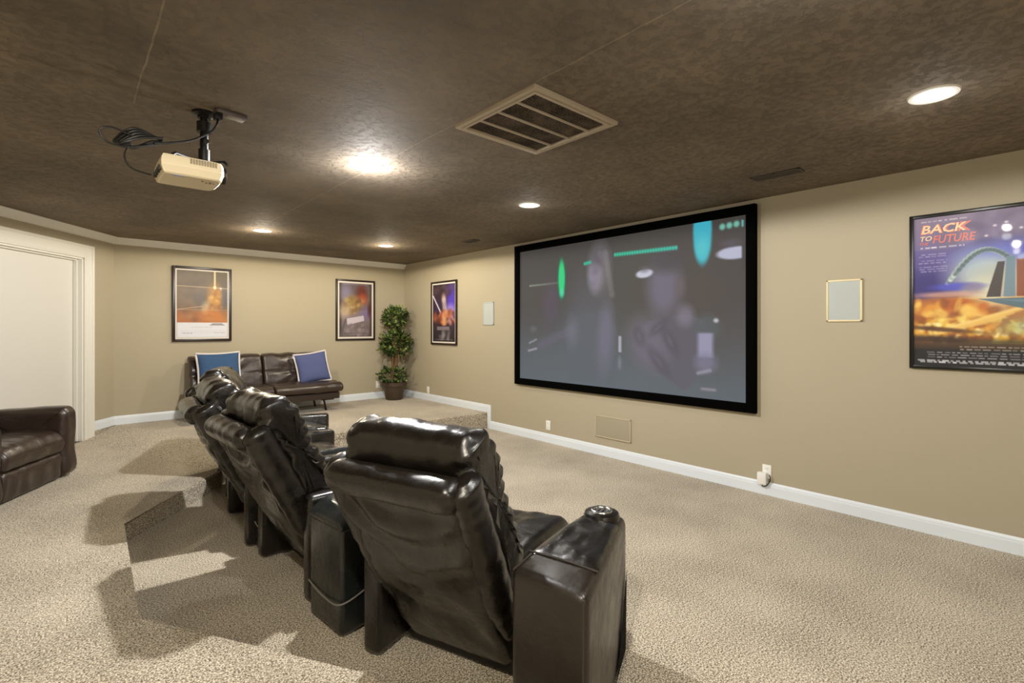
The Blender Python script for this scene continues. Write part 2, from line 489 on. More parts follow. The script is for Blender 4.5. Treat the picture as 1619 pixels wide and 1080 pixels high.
# return-air grille
t = empty('return_air_vent', (1.877, 1.908, ZC), 0, 'large square return air vent with taupe frame in the dark ceiling', 'vent')
hx = .31
def ring_bm(bm, o, i, z0, z1):
    a = [[bm.verts.new((sx_*r, sy_*r, z)) for sx_, sy_ in ((-1, -1), (1, -1), (1, 1), (-1, 1))] for r, z in ((o, z1), (o, z0), (i, z0), (i, z1))]
    for q in range(4):
        p_, n_ = a[q], a[(q+1) % 4]
        for k in range(4): bm.faces.new((p_[k], p_[(k+1) % 4], n_[(k+1) % 4], n_[k]))
    bmesh.ops.bevel(bm, geom=[e for e in bm.edges if abs(e.verts[0].co.z-z0) < 1e-5 and abs(e.verts[1].co.z-z0) < 1e-5], offset=.003, segments=2, profile=.5, affect='EDGES')
bm = bmesh.new(); ring_bm(bm, hx, hx-.026, -.018, 0); from_bm('frame', bm, M['vent_frame'], t)
bm = bmesh.new(); ring_bm(bm, hx-.028, hx-.044, -.022, -.006); from_bm('inner_frame', bm, M['vent_frame'], t)
for k in (-1, 0, 1):
    box('divider', (-hx+.04, k*.142-.006, -.020), (hx-.04, k*.142+.006, -.010), M['vent_frame'], t, .002)
box('filter_panel', (-hx+.03, -hx+.03, -.008), (hx-.03, hx-.03, -.002), M['vent_core'], t)

def register(x, y, lx, ly, label):
    t = empty('ceiling_register', (x, y, ZC), 0, label, 'vent', 'small brown registers in the ceiling')
    bm = bmesh.new()
    for lo, hi in (((-lx, -ly, -.008), (lx, -ly+.014, 0)), ((-lx, ly-.014, -.008), (lx, ly, 0)), ((-lx, -ly, -.008), (-lx+.014, ly, 0)), ((lx-.014, -ly, -.008), (lx, ly, 0)), ((-lx, -.008, -.008), (lx, .008, 0))):
        box_bm(bm, lo, hi, .002)
    from_bm('frame', bm, M['vent_paint'], t)
    bm = bmesh.new(); n = 3
    for k in range(n):
        xx = -lx+.02+(2*lx-.04)*(k+.5)/n
        mtx = Matrix.Translation((xx, 0, -.006)) @ Matrix.Rotation(.7, 4, 'Y')
        box_bm(bm, (-.012, -ly+.012, -.001), (.012, ly-.012, .001), mtx=mtx)
    from_bm('louvre', bm, M['vent_paint'], t)
    box('duct', (-lx+.01, -ly+.01, -.002), (lx-.01, ly-.01, -.0005), M['slot'], t)
register(3.79, 1.39, .055, .165, 'long brown ceiling register right of the projection screen top corner')
register(3.81, 5.04, .055, .12, 'small brown ceiling register just left of the projection screen top corner')

# ================================================================== PAINTED PICTURES (colour grids)
def lin(a):
    a = np.clip(a, 0, 1)
    return np.where(a <= .04045, a/12.92, ((a+.055)/1.055)**2.4)

class Pic:
    def __init__(s, W, H, base, asp):
        s.W, s.H = W, H
        s.x, s.y = np.meshgrid(np.linspace(0, 1, W), np.linspace(0, 1, H))   # y down
        s.a = np.ones((H, W, 3))*np.array(base)/255.; s.asp = asp
        s.rng = np.random.RandomState(4)
    def blend(s, mask, c): s.a = s.a*(1-mask[..., None]) + np.array(c)/255.*mask[..., None]
    def ell(s, cx, cy, rx, ry, c, soft=.3, al=1., rot=0.):
        dx, dy = (s.x-cx)*s.asp, (s.y-cy); ca, sa = math.cos(rot), math.sin(rot)
        u, v = dx*ca+dy*sa, -dx*sa+dy*ca
        d = np.sqrt((u/(rx*s.asp))**2+(v/ry)**2)
        s.blend(al*np.clip((1+soft-d)/(2*soft), 0, 1), c)
    def rect(s, x0, y0, x1, y1, c, al=1., soft=.004):
        mk = np.clip((s.x-x0)/soft+.5, 0, 1)*np.clip((x1-s.x)/soft+.5, 0, 1)*np.clip((s.y-y0)/soft+.5, 0, 1)*np.clip((y1-s.y)/soft+.5, 0, 1)
        s.blend(al*mk, c)
    def vgrad(s, y0, y1, c0, c1, al=1.):
        t = np.clip((s.y-y0)/(y1-y0), 0, 1)[..., None]
        mk = ((s.y >= y0) & (s.y <= y1))[..., None]*al
        col = np.array(c0)/255.*(1-t)+np.array(c1)/255.*t
        s.a = s.a*(1-mk)+col*mk
    def line(s, x0, y0, x1, y1, wd, c, al=1.):
        dx, dy = (x1-x0)*s.asp, y1-y0; L = dx*dx+dy*dy
        px, py = (s.x-x0)*s.asp, s.y-y0
        t = np.clip((px*dx+py*dy)/L, 0, 1)
        d = np.hypot(px-t*dx, py-t*dy)
        s.blend(al*np.clip(1.5-d/wd, 0, 1), c)
    def poly(s, pts, c, al=1.):
        n = len(pts); acc = 0.
        for ox, oy in ((-.35, -.15), (.35, .15), (-.1, .4), (.1, -.4)):
            X, Y = s.x+ox*1.5/s.W, s.y+oy*1.5/s.H; ins = np.zeros_like(s.x, bool)
            for i in range(n):
                (xa, ya), (xb, yb) = pts[i], pts[(i+1) % n]
                if ya == yb: continue
                ins ^= ((ya > Y) != (yb > Y)) & (X < (xb-xa)*(Y-ya)/(yb-ya)+xa)
            acc = acc+ins*.25
        s.blend(al*acc, c)
    def clouds(s, n, region, cols, rr, al=.5, soft=.6):
        x0, y0, x1, y1 = region
        for _ in range(n):
            c = cols[s.rng.randint(len(cols))]
            s.ell(s.rng.uniform(x0, x1), s.rng.uniform(y0, y1), s.rng.uniform(*rr), s.rng.uniform(*rr)*.6, c, soft, al*s.rng.uniform(.4, 1), s.rng.uniform(-.8, .8))
    def mesh(s, name, w, h, m, parent):
        """grid in local X (0..w to the right) and Z (top..bottom), facing -Y"""
        W, H = s.W, s.H
        co = np.stack([s.x*w-w/2, np.zeros_like(s.x), h/2-s.y*h], -1).reshape(-1, 3)
        idx = np.arange(W*H).reshape(H, W)
        f = np.stack([idx[:-1, :-1], idx[1:, :-1], idx[1:, 1:], idx[:-1, 1:]], -1).reshape(-1, 4)
        me = bpy.data.meshes.new(name); me.from_pydata(co.tolist(), [], f.tolist()); me.update()
        at = me.color_attributes.new('paint', 'FLOAT_COLOR', 'POINT')
        rgba = np.ones((W*H, 4)); rgba[:, :3] = lin(s.a).reshape(-1, 3)
        at.data.foreach_set('color', rgba.ravel().astype(np.float32))
        return link_mesh(name, me, m, parent, True)

def paint_mat(name, rough=.25, emit=0., basek=1., coat=0.):
    m = mat(name, (.5, .5, .5), rough, coat=coat)
    b = m.node_tree.nodes['Principled BSDF']
    a = nd(m, 'ShaderNodeAttribute', attribute_name='paint')
    if emit:
        lk(m, a.outputs[0], b.inputs['Emission Color']); b.inputs['Emission Strength'].default_value = emit
        b.inputs['Base Color'].default_value = (basek, basek, basek, 1)
    else: lk(m, a.outputs[0], b.inputs['Base Color'])
    return m
M['print'] = paint_mat('glazed_print', .5, coat=.05)
M['projected'] = paint_mat('projected_picture', .8, emit=.31, basek=.008)

def text_mesh(name, s, size, m, parent, loc, shear=0., rot=0., sx=1., ext=.0004):
    cu = bpy.data.curves.new(name, 'FONT'); cu.body = s; cu.size = size; cu.shear = shear; cu.extrude = ext
    cu.resolution_u = 2; cu.align_x = 'LEFT'; cu.offset = size*.02
    o = bpy.data.objects.new(name, cu); COL.objects.link(o)
    bpy.context.view_layer.update()
    me = bpy.data.meshes.new_from_object(o.evaluated_get(bpy.context.evaluated_depsgraph_get()))
    bpy.data.objects.remove(o, do_unlink=True)
    me.materials.clear()
    me.transform(Matrix.Diagonal((sx, 1, 1, 1)))
    p = link_mesh(name, me, m, parent, False)
    p.location = loc; p.rotation_euler = (PI/2, rot, 0)
    return p

def frame_parts(t, w, h, fw, fd, m, name='frame'):
    bm = bmesh.new()
    for lo, hi in (((-w/2, -fd, -h/2), (-w/2+fw, 0, h/2)), ((w/2-fw, -fd, -h/2), (w/2, 0, h/2)), ((-w/2+fw*.9, -fd, h/2-fw), (w/2-fw*.9, 0, h/2)), ((-w/2+fw*.9, -fd, -h/2), (w/2-fw*.9, 0, -h/2+fw))):
        box_bm(bm, lo, hi, .003)
    from_bm(name, bm, m, t)
    box('backing', (-w/2+fw*.5, -fd*.35, -h/2+fw*.5), (w/2-fw*.5, -.001, h/2-fw*.5), m, t)

RW = -PI/2      # things on the screen wall: local -Y turned to face -X
# ---- projection screen
SW, SH = 3.05, 1.79
scr = empty('projection_screen', (XR-.004, 3.291, 1.572), RW, 'huge projection screen in a wide black frame showing a dim grey film scene', 'projection screen')
frame_parts(scr, SW, SH, .08, .05, M['velvet'])
p = Pic(330, 186, (76, 74, 76), SW/SH)
p.vgrad(0, .45, (70, 66, 64), (80, 78, 78)); p.vgrad(.45, 1, (80, 79, 80), (100, 108, 116))
p.ell(.5, .95, .55, .30, (106, 116, 124), .8, .55)
p.ell(.68, .4, .18, .3, (84, 76, 62), .7, .5); p.ell(.88, .45, .16, .3, (84, 70, 64), .7, .55); p.ell(.1, .45, .14, .2, (80, 74, 70), .6, .4)
p.ell(.19, .42, .045, .16, (92, 80, 98), .5, .7)
# left figure (dim): hair, face, torso, arm
p.ell(.395, .55, .10, .30, (104, 104, 116), .5, .5)
p.poly([(.27, .60), (.36, .50), (.48, .48), (.53, .62), (.52, .98), (.28, .98)], (98, 106, 116), .45)
p.ell(.475, .66, .035, .22, (126, 122, 142), .5, .75, .06)
p.line(.13, .73, .30, .62, .030, (112, 106, 128), .6); p.ell(.31, .63, .03, .10, (124, 126, 140), .6, .6)
p.ell(.448, .20, .052, .17, (120, 114, 118), .35, .9); p.ell(.425, .24, .034, .115, (150, 142, 160), .35, .9)
p.ell(.428, .215, .016, .02, (112, 104, 124), .7, .5); p.ell(.41, .30, .016, .016, (122, 108, 126), .7, .4)
p.ell(.445, .12, .045, .06, (88, 82, 92), .5, .7); p.line(.475, .10, .505, .38, .02, (150, 144, 146), .45); p.line(.45, .10, .47, .16, .02, (140, 132, 138), .4)
# right figure: head blurred, patterned garment
p.ell(.722, .355, .062, .185, (122, 116, 136), .45, .9); p.ell(.735, .19, .062, .075, (74, 68, 72), .5, .85); p.ell(.78, .36, .018, .05, (112, 100, 104), .5, .8)
p.poly([(.60, .66), (.66, .56), (.80, .52), (.87, .56), (.89, .78), (.80, .97), (.62, .80)], (104, 98, 112), .8)
p.ell(.66, .70, .07, .16, (124, 116, 134), .5, .8, -.5)
for (cx, cy, rx, ry, ro) in ((.625, .655, .016, .05, -.3), (.70, .60, .012, .06, .9), (.745, .68, .014, .07, -.5), (.70, .80, .016, .08, -.7)):
    p.ell(cx, cy, rx*1.2, ry*1.1, (80, 74, 86), .7, .7, ro); p.ell(cx, cy, rx*.5, ry*.6, (116, 108, 126), .6, .7, ro)
p.ell(.80, .53, .03, .06, (138, 130, 148), .5, .8); p.ell(.875, .60, .045, .07, (92, 100, 104), .4, .8); p.ell(.905, .56, .008, .012, (220, 222, 228), .5, .9)
p.rect(.845, .63, .895, .77, (170, 166, 196), .95, .015); p.ell(.87, .80, .035, .05, (136, 132, 158), .5, .8); p.line(.845, .86, .885, .84, .01, (176, 170, 190), .7)
p.rect(.535, .655, .548, .76, (190, 190, 208), .95, .006); p.ell(.54, .83, .008, .04, (150, 150, 164), .5, .6)
p.line(.06, .72, .105, .69, .007, (168, 162, 180), .8); p.line(.055, .78, .105, .76, .008, (176, 170, 186), .85); p.ell(.085, .61, .018, .02, (118, 112, 126), .6, .7)
p.rect(.855, .94, .905, .955, (170, 160, 172), .8, .01)
# hanging lamps and strings of small lights
p.ell(.252, .245, .022, .145, (12, 130, 84), .25, .9); p.ell(.252, .24, .017, .125, (30, 232, 140), .25, 1.); p.ell(.253, .345, .012, .03, (90, 240, 190), .5, .8)
p.rect(.832, .0, .888, .06, (70, 196, 214), 1., .012); p.ell(.86, .07, .031, .17, (64, 196, 218), .15, 1.); p.ell(.86, .15, .02, .06, (90, 224, 226), .6, .7)
for k in range(17):
    f = k/16; p.ell(.065+.165*f, .275-.005*f, .0035, .0075, (170+20*(1-f), 196, 176), .5, .95*(1-.6*f))
for k in range(4): p.ell(.375+.009*k, .155-.002*k, .006, .012, (40, 200, 160), .4, .95)
for k in range(24):
    f = k/23; p.ell(.52+.248*f, .120+.006*f, .0055, .013, (30+30*f, 214, 170+16*f), .4, .95)
for k in range(3): p.ell(.925+.022*k, .045-.002*k, .009, .017, (130, 220, 200), .4, .9)
p.rect(.984, .025, .99, .06, (120, 220, 214), .9, .004)
p.ell(.645, .262, .034, .026, (222, 224, 240), .2, .98, -.08); p.ell(.965, .195, .058, .034, (206, 208, 232), .15, .98); p.rect(.985, .1, 1., .3, (72, 66, 64), 1., .006); p.ell(.645, .235, .02, .02, (110, 104, 116), .5, .6)
p.ell(.95, .14, .03, .02, (96, 86, 100), .5, .8)
pm = p.mesh('screen_surface', SW-.16, SH-.16, M['projected'], scr); pm.location = (0, -.022, 0)

# ---- posters
def poster(loc, rz, w, h, label, pic, fm, fw=.03, border=0., fd=.025):
    t = empty('movie_poster', loc, rz, label, 'poster', 'framed movie posters on the walls')
    frame_parts(t, w, h, fw, fd, fm)
    iw, ih = w-2*fw, h-2*fw
    if border:
        box('border_mat', (-iw/2, -fd*.5, -ih/2), (iw/2, -fd*.36, ih/2), M['mat_white'], t)
        iw -= 2*border; ih -= 2*border
    pic.a = pic.a**1.18
    q = pic.mesh('print', iw, ih, M['print'], t); q.location = (0, -fd*.56, 0)
    return t, iw, ih, -fd*.56

def credit_lines(p, x0, x1, ys, c, al=.8, seed=2, gap=.25, hh=.004):
    rg = np.random.RandomState(seed)
    for y in ys:
        x = x0+rg.uniform(0, .03)
        while x < x1:
            wd = rg.uniform(.02, .07)
            p.rect(x, y-hh, min(x+wd, x1), y+hh, c, al*rg.uniform(.6, 1))
            x += wd+rg.uniform(.008, .02)

# right-hand poster: purple sky, pale arcs, orange blaze (plain stand-in for the artwork)
p = Pic(220, 330, (84, 72, 130), .64/1.0)
p.vgrad(0, .22, (142, 128, 150), (124, 112, 158)); p.vgrad(.22, .55, (112, 100, 158), (66, 56, 128)); p.vgrad(.55, .92, (196, 124, 60), (110, 70, 36))
p.clouds(40, (.3, .0, 1, .24), [(150, 138, 160), (112, 100, 128), (176, 166, 186), (90, 78, 112)], (.04, .15), .5)
for x_, y_ in ((.62, .10), (.70, .085), (.56, .16), (.8, .13)): p.ell(x_, y_, .012, .006, (236, 232, 240), .8, .9)
p.ell(.70, .27, .34, .07, (78, 90, 200), .6, .8); p.ell(.12, .47, .2, .1, (54, 44, 122), .6, .8)
p.ell(.55, .40, .26, .14, (200, 220, 214), .5, .8); p.ell(.80, .50, .3, .13, (214, 200, 160), .7, .7); p.ell(.53, .58, .13, .13, (226, 228, 200), .5, .85)
for k in range(6):   # sweeping pale arc bands
    pts = [(.27+.012*k+.40*q, .455-.012*k-.26*math.sin(q*2.0)*(1-.25*q)+.02*k*q) for q in [i_/14 for i_ in range(15)]]
    for (xa, ya), (xb, yb) in zip(pts, pts[1:]): p.line(xa, ya, xb, yb, .011, [(206, 222, 212), (92, 112, 122), (232, 236, 226), (150, 168, 168)][k % 4], .8)
p.ell(.34, .475, .19, .024, (88, 92, 200), .4, .85); p.ell(.46, .49, .08, .035, (150, 140, 160), .4, .8); p.ell(.26, .525, .26, .02, (214, 170, 150), .5, .8)
p.ell(.28, .60, .30, .055, (206, 132, 56), .4, .85); p.ell(.30, .585, .18, .025, (150, 84, 34), .5, .7)
p.clouds(90, (0, .58, .62, .78), [(226, 160, 64), (196, 108, 34), (240, 206, 110), (140, 74, 24), (232, 178, 70)], (.02, .08), .75, .4)
p.clouds(130, (.06, .68, 1, .84), [(244, 226, 130), (226, 180, 60), (252, 240, 176), (186, 120, 36), (150, 96, 30)], (.012, .045), .8, .4)
for q in range(9): p.line(.10+.02*q, .80-.006*q, .62+.03*q, .70-.012*q, .010, [(250, 236, 170), (220, 160, 60)][q % 2], .5)
p.ell(.2, .755, .3, .014, (84, 52, 26), .5, .8, .1); p.ell(.2, .825, .34, .025, (58, 36, 22), .5, .85, .05); p.ell(.75, .845, .3, .025, (92, 84, 40), .5, .8); p.ell(.86, .74, .2, .05, (184, 196, 156), .6, .7)
# abstract colour planes where the picture's centre stands
p.poly([(.56, .55), (.64, .33), (.69, .33), (.66, .55)], (66, 58, 58), .9); p.poly([(.68, .55), (.70, .30), (.76, .30), (.76, .55)], (120, 146, 160), .9)
p.poly([(.77, .55), (.77, .32), (.85, .32), (.88, .55)], (148, 82, 48), .9); p.poly([(.89, .55), (.86, .35), (.91, .35), (.97, .55)], (214, 196, 120), .85)
p.poly([(.50, .56), (1., .56), (1., .66), (.78, .62)], (84, 116, 138), .85); p.poly([(.66, .57), (1., .57), (1., .61)], (120, 150, 168), .7)
p.ell(.95, .70, .08, .03, (60, 66, 70), .5, .7)
p.line(.80, .31, 1., .25, .016, (190, 200, 240), .7)
p.vgrad(.845, .90, (96, 66, 34), (26, 22, 20), .8); p.rect(0, .89, 1, 1, (22, 20, 22), 1)
credit_lines(p, .35, .98, (.87, .888), (206, 200, 196), .8); credit_lines(p, .1, .98, (.91, .926, .942), (196, 192, 200), .8, 5); credit_lines(p, .03, .9, (.965, .975), (220, 220, 226), .9, 7, hh=.006)
credit_lines(p, .06, .42, (.028,), (232, 224, 226), .7, 9); credit_lines(p, .05, .40, (.205,), (232, 226, 238), .9, 11, hh=.005)
credit_lines(p, .04, .27, (.25, .264, .292, .308, .335, .35, .365), (206, 202, 226), .7, 13, hh=.003)
bt, iw, ih, yy = poster((XR-.003, .385, 1.656), RW, .70, 1.055, 'framed movie poster with purple sky and orange fire, at the right edge', p, M['frame_black'], .024)
M['title_red'] = mat('title_red', srgb(206, 104, 92), .4); M['title_gold'] = mat('title_gold', srgb(232, 196, 150), .4)
ti = text_mesh('title_lettering', 'BACK', .088, M['title_red'], bt, (-iw/2+.030, yy-.0014, ih/2-.112), .18, 0, 1.13)
ti2 = text_mesh('title_lettering', 'BACK', .078, M['title_gold'], bt, (-iw/2+.037, yy-.0026, ih/2-.108), .18, 0, 1.13)
ti3 = text_mesh('title_lettering', 'TO', .046, M['title_gold'], bt, (-iw/2+.030, yy-.002, ih/2-.158), .2, 0, 1.)
ti5 = text_mesh('title_lettering', 'THE', .026, M['title_red'], bt, (-iw/2+.028, yy-.002, ih/2-.186), .2, 0, 1.)
ti4 = text_mesh('title_lettering', 'FUTURE', .074, M['title_red'], bt, (-iw/2+.098, yy-.002, ih/2-.178), .2, 0, .80)

# left poster on far wall: ochre picture over white text band
p = Pic(110, 160, (120, 100, 76), .63/.93)
p.vgrad(0, .25, (98, 84, 60), (120, 104, 80)); p.vgrad(.25, .6, (138, 116, 94), (128, 104, 84)); p.vgrad(.6, .78, (186, 122, 60), (168, 104, 50))
p.clouds(50, (0, .05, .6, .6), [(150, 128, 104), (112, 94, 76), (134, 120, 108), (92, 82, 74)], (.05, .2), .45)
p.ell(.75, .42, .14, .20, (196, 148, 74), .5, .9); p.clouds(26, (.62, .3, .88, .6), [(226, 184, 110), (150, 100, 44), (196, 140, 70)], (.02, .07), .7)
p.ell(.55, .55, .08, .09, (214, 196, 166), .5, .7); p.ell(.45, .40, .1, .12, (112, 108, 104), .6, .7); p.ell(.95, .4, .08, .2, (84, 92, 116), .6, .6)
p.clouds(30, (0, .6, 1, .77), [(210, 132, 50), (140, 84, 40), (190, 140, 84), (120, 90, 66)], (.04, .16), .6)
p.line(0, .235, 1, .25, .006, (206, 182, 140), .7); p.line(0, .585, .5, .53, .006, (216, 190, 150), .6); p.line(0, .585, .98, .585, .004, (220, 196, 160), .5)
p.line(.74, .0, .74, .26, .012, (232, 214, 170), .9); p.ell(.74, .24, .03, .02, (250, 236, 196), .5, 1)
p.rect(0, .775, 1, 1, (216, 216, 222), 1)
p.poly([(.62, .82), (.70, .785), (.88, .785), (.96, .82)], (140, 136, 140), .8); credit_lines(p, .25, .7, (.845,), (160, 160, 170), .7); credit_lines(p, .05, .95, (.90, .925), (176, 178, 190), .6, 4); credit_lines(p, .1, .3, (.935,), (110, 120, 160), .8, 5); credit_lines(p, .7, .95, (.93,), (140, 144, 150), .8, 6)
poster((1.349, YB-.003, 1.723), 0, .685, .99, 'framed movie poster with ochre picture above a white band, over the sofa', p, M['frame_dark'], .032, .018, .035)
# second poster on far wall
p = Pic(110, 160, (110, 96, 90), .6/.93)
p.vgrad(0, .5, (110, 100, 108), (130, 108, 92)); p.vgrad(.5, 1, (150, 134, 140), (112, 100, 96))
p.rect(.0, .0, .06, 1, (64, 56, 52), .8, .05); p.rect(.94, 0, 1, 1, (74, 58, 50), .8, .05)
p.ell(.2, .2, .16, .16, (146, 142, 168), .6, .8); p.ell(.68, .18, .16, .14, (112, 52, 36), .5, .9); p.ell(.70, .30, .14, .1, (190, 92, 60), .5, .8)
p.ell(.4, .38, .22, .14, (166, 140, 84), .5, .85); p.clouds(34, (.15, .28, .75, .55), [(190, 160, 104), (112, 84, 50), (206, 184, 140), (150, 112, 60)], (.03, .09), .7)
p.ell(.16, .52, .18, .12, (206, 188, 160), .6, .7); p.ell(.80, .55, .16, .12, (132, 118, 156), .6, .8); p.ell(.93, .5, .06, .12, (84, 30, 40), .6, .7)
p.poly([(.22, .66), (.74, .60), (.76, .70), (.24, .78)], (206, 196, 206), .95); p.clouds(30, (.1, .78, .9, .98), [(176, 166, 176), (112, 104, 112), (146, 136, 148)], (.02, .08), .6)
p.poly([(.0, .98), (.18, .66), (.22, .66), (.08, .98)], (100, 96, 104), .8)
credit_lines(p, .08, .85, (.02,), (214, 206, 202), .8); credit_lines(p, .1, .9, (.86, .885, .91, .965), (196, 188, 190), .6, 8)
poster((3.503, YB-.003, 1.695), 0, .67, .985, 'framed tan and mauve movie poster on the far wall left of the potted plant', p, M['frame_dark'], .03, .028)
# poster on screen wall
p = Pic(110, 160, (60, 42, 56), .62/.93)
p.vgrad(0, .5, (60, 42, 50), (62, 48, 86)); p.ell(.85, .32, .22, .32, (96, 70, 190), .5, .95); p.ell(.8, .46, .2, .1, (190, 180, 226), .6, .7)
p.clouds(30, (0, 0, 1, .2), [(84, 60, 66), (46, 34, 40), (112, 92, 104)], (.04, .12), .6); p.line(.02, .20, .40, .52, .016, (232, 220, 232), .95)
p.ell(.5, .24, .09, .08, (206, 176, 164), .5, .7); p.line(.52, .28, .56, .55, .06, (214, 200, 190), .7)
p.clouds(40, (0, .5, 1, .68), [(214, 130, 84), (160, 84, 56), (236, 190, 150), (112, 60, 50)], (.04, .11), .75); p.ell(.52, .64, .1, .12, (232, 176, 130), .5, .8)
p.vgrad(.72, 1, (70, 62, 66), (48, 44, 44), .7); p.rect(.2, .74, .76, .80, (150, 140, 150), .8); p.clouds(22, (.25, .8, .75, .95), [(150, 146, 150), (112, 108, 114)], (.03, .08), .6); credit_lines(p, .1, .9, (.965,), (206, 200, 200), .8)
poster((XR-.003, 6.51, 1.64), RW, .71, 1.0, 'narrow-looking framed purple movie poster with pale diagonal streak, right of the potted plant', p, M['frame_dark'], .028, .022)

# ---- in-wall speakers
def speaker(y, z, w, h, label, core, edge, fw=.014):
    t = empty('wall_speaker', (XR-.001, y, z), RW, label, 'speaker', 'speakers set into the screen wall')
    bm = bmesh.new()
    for lo, hi in (((-w/2, -.014, -h/2), (-w/2+fw, 0, h/2)), ((w/2-fw, -.014, -h/2), (w/2, 0, h/2)), ((-w/2, -.014, h/2-fw), (w/2, 0, h/2)), ((-w/2, -.014, -h/2), (w/2, 0, -h/2+fw))):
        box_bm(bm, lo, hi, .003)
    from_bm('bezel', bm, edge, t)
    bm = bmesh.new(); nx, nz_ = 12, 12
    V = [[bm.verts.new((-w/2+fw*.8+(w-1.6*fw)*i/nx, -.009-.004*(1-(2*i/nx-1)**4)*(1-(2*j/nz_-1)**4), -h/2+fw*.8+(h-1.6*fw)*j/nz_)) for j in range(nz_+1)] for i in range(nx+1)]
    for i in range(nx):
        for j in range(nz_): bm.faces.new((V[i][j], V[i+1][j], V[i+1][j+1], V[i][j+1]))
    from_bm('grille', bm, core, t)
speaker(1.13, 1.615, .235, .32, 'pale grey rectangular wall speaker between the projection screen and the purple movie poster', M['grille'], M['grille_edge'])
speaker(5.41, 1.607, .23, .32, 'small pale grey wall speaker left of the projection screen', M['grille'], M['grille'])
speaker(3.28, .32, .47, .24, 'tan painted wide speaker grille low on the wall under the projection screen', M['grille_wall'], mat('tan_bezel', srgb(190, 178, 150), .6), .012)

# ---- outlets
def outlet(loc, rz, label):
    t = empty('wall_outlet', loc, rz, label, 'outlet', 'white electrical outlets')
    box('cover_plate', (-.036, -.006, -.058), (.036, 0, .058), M['plate'], t, .004)
    for k in (-1, 1):
        bm = bmesh.new(); lathe_bm(bm, [(.017, 0), (.017, .002), (.015, .0026)], 20)
        bmesh.ops.transform(bm, matrix=Matrix.Translation((0, -.006, k*.026)) @ Matrix.Rotation(PI/2, 4, 'X'), verts=bm.verts)
        rc = from_bm('receptacle', bm, M['plate'], t)
        bm = bmesh.new()
        for q in (-.006, .006): box_bm(bm, (q-.001, -.0092, k*.026-.002), (q+.001, -.008, k*.026+.007))
        from_bm('slots', bm, M['slot'], rc, False)
    return t
outlet((XR-.001, 4.25, .21), RW, 'white wall outlet above the baseboard, left of the tan grille under the screen')
outlet((XR-.001, 1.69, .195), RW, 'white wall outlet holding a power adapter, right of the screen near the floor')
outlet((XR-.001, 6.98, .385), RW, 'white wall outlet on the screen wall just right of the potted plant')
outlet((3.90, YB-.001, .45), 0, 'white wall outlet on the far wall just left of the potted plant')
t = empty('power_adapter', (XR-.008, 1.715, .135), RW, 'white power adapter with a black cord plugged into the outlet right of the screen', 'power adapter')
box('body', (-.036, -.05, -.045), (.036, 0, .055), M['plate'], t, .006)
tube('cord', [(0, -.03, -.04), (.005, -.032, -.06), (.03, -.028, -.052), (.052, -.02, -.02), (.06, -.016, .02), (.05, -.012, .04)], .004, M['black_plastic'], t, samples=20)

# ================================================================== PROJECTOR
pr = empty('projector', (.455, 2.92, 2.18), 0, 'beige projector hanging upside down from the ceiling on a black pole', 'projector')
ctr = (0, 0, 0)
bm = bmesh.new()
L, W2, Hh = .135, .135, .046
def pj_outline(zs):
    o = []
    for k in range(9):      # front (+x) rounded end
        a = -PI/2+PI*k/8
        o.append((L-.05+.05*math.copysign(abs(math.cos(a))**.6, math.cos(a)), W2*math.copysign(abs(math.sin(a))**.5, math.sin(a))))
    o += [(-L*.3, W2), (-L, W2*.97), (-L*1.02, 0), (-L, -W2*.97), (-L*.3, -W2)]
    return [(x*zs, y*zs) for x, y in o]
rings = []
for z, sc in ((-Hh, .86), (-Hh+.006, .92), (-Hh+.03, .985), (-.012, 1.), (-.008, .985), (-.004, .985), (0, 1.), (Hh-.02, .98), (Hh-.004, .93), (Hh, .86)):
    rings.append([bm.verts.new((x, y, z)) for x, y in pj_outline(sc)])
k = len(rings[0])
for a, b in zip(rings, rings[1:]):
    for i in range(k): bm.faces.new((a[i], a[(i+1) % k], b[(i+1) % k], b[i]))
bm.faces.new(rings[0][::-1]); bm.faces.new(rings[-1])
body = from_bm('casing', bm, M['beige_plastic'], pr, True, 30)
bm = bmesh.new()
for i in range(10):
    box_bm(bm, (-.02+.0115*i, -W2-.003, .012), (-.013+.0115*i, -W2+.004, .036))
from_bm('side_vent', bm, M['beige_dark'], body, False)
bm = bmesh.new(); lathe_bm(bm, [(.042, 0), (.042, .018), (.034, .02), (.03, .008), (.004, .012)], 28)
bmesh.ops.transform(bm, matrix=Matrix.Translation((L-.012, -.055, .0)) @ Matrix.Rotation(PI/2, 4, 'Y'), verts=bm.verts)
from_bm('lens', bm, M['black_plastic'], pr)
bm = bmesh.new()
for i, (x, y) in enumerate(((.06, -.05), (.075, -.05), (.09, -.05), (.075, -.066), (.04, -.07))):
    lathe_bm(bm, [(.005, 0), (.005, -.003), (.003, -.004)], 12, (x, y, -Hh))
from_bm('buttons', bm, M['beige_dark'], body)
box('logo_plate', (-.09, -.11, -Hh-.0015), (-.04, -.09, -Hh), mat('pale_blue_label', srgb(186, 188, 214), .5), body)
for i in range(4): box('socket', (-L*1.02-.004, -.10+.05*i, -.03), (-L*1.02+.008, -.07+.05*i, -.008), M['slot'], body)
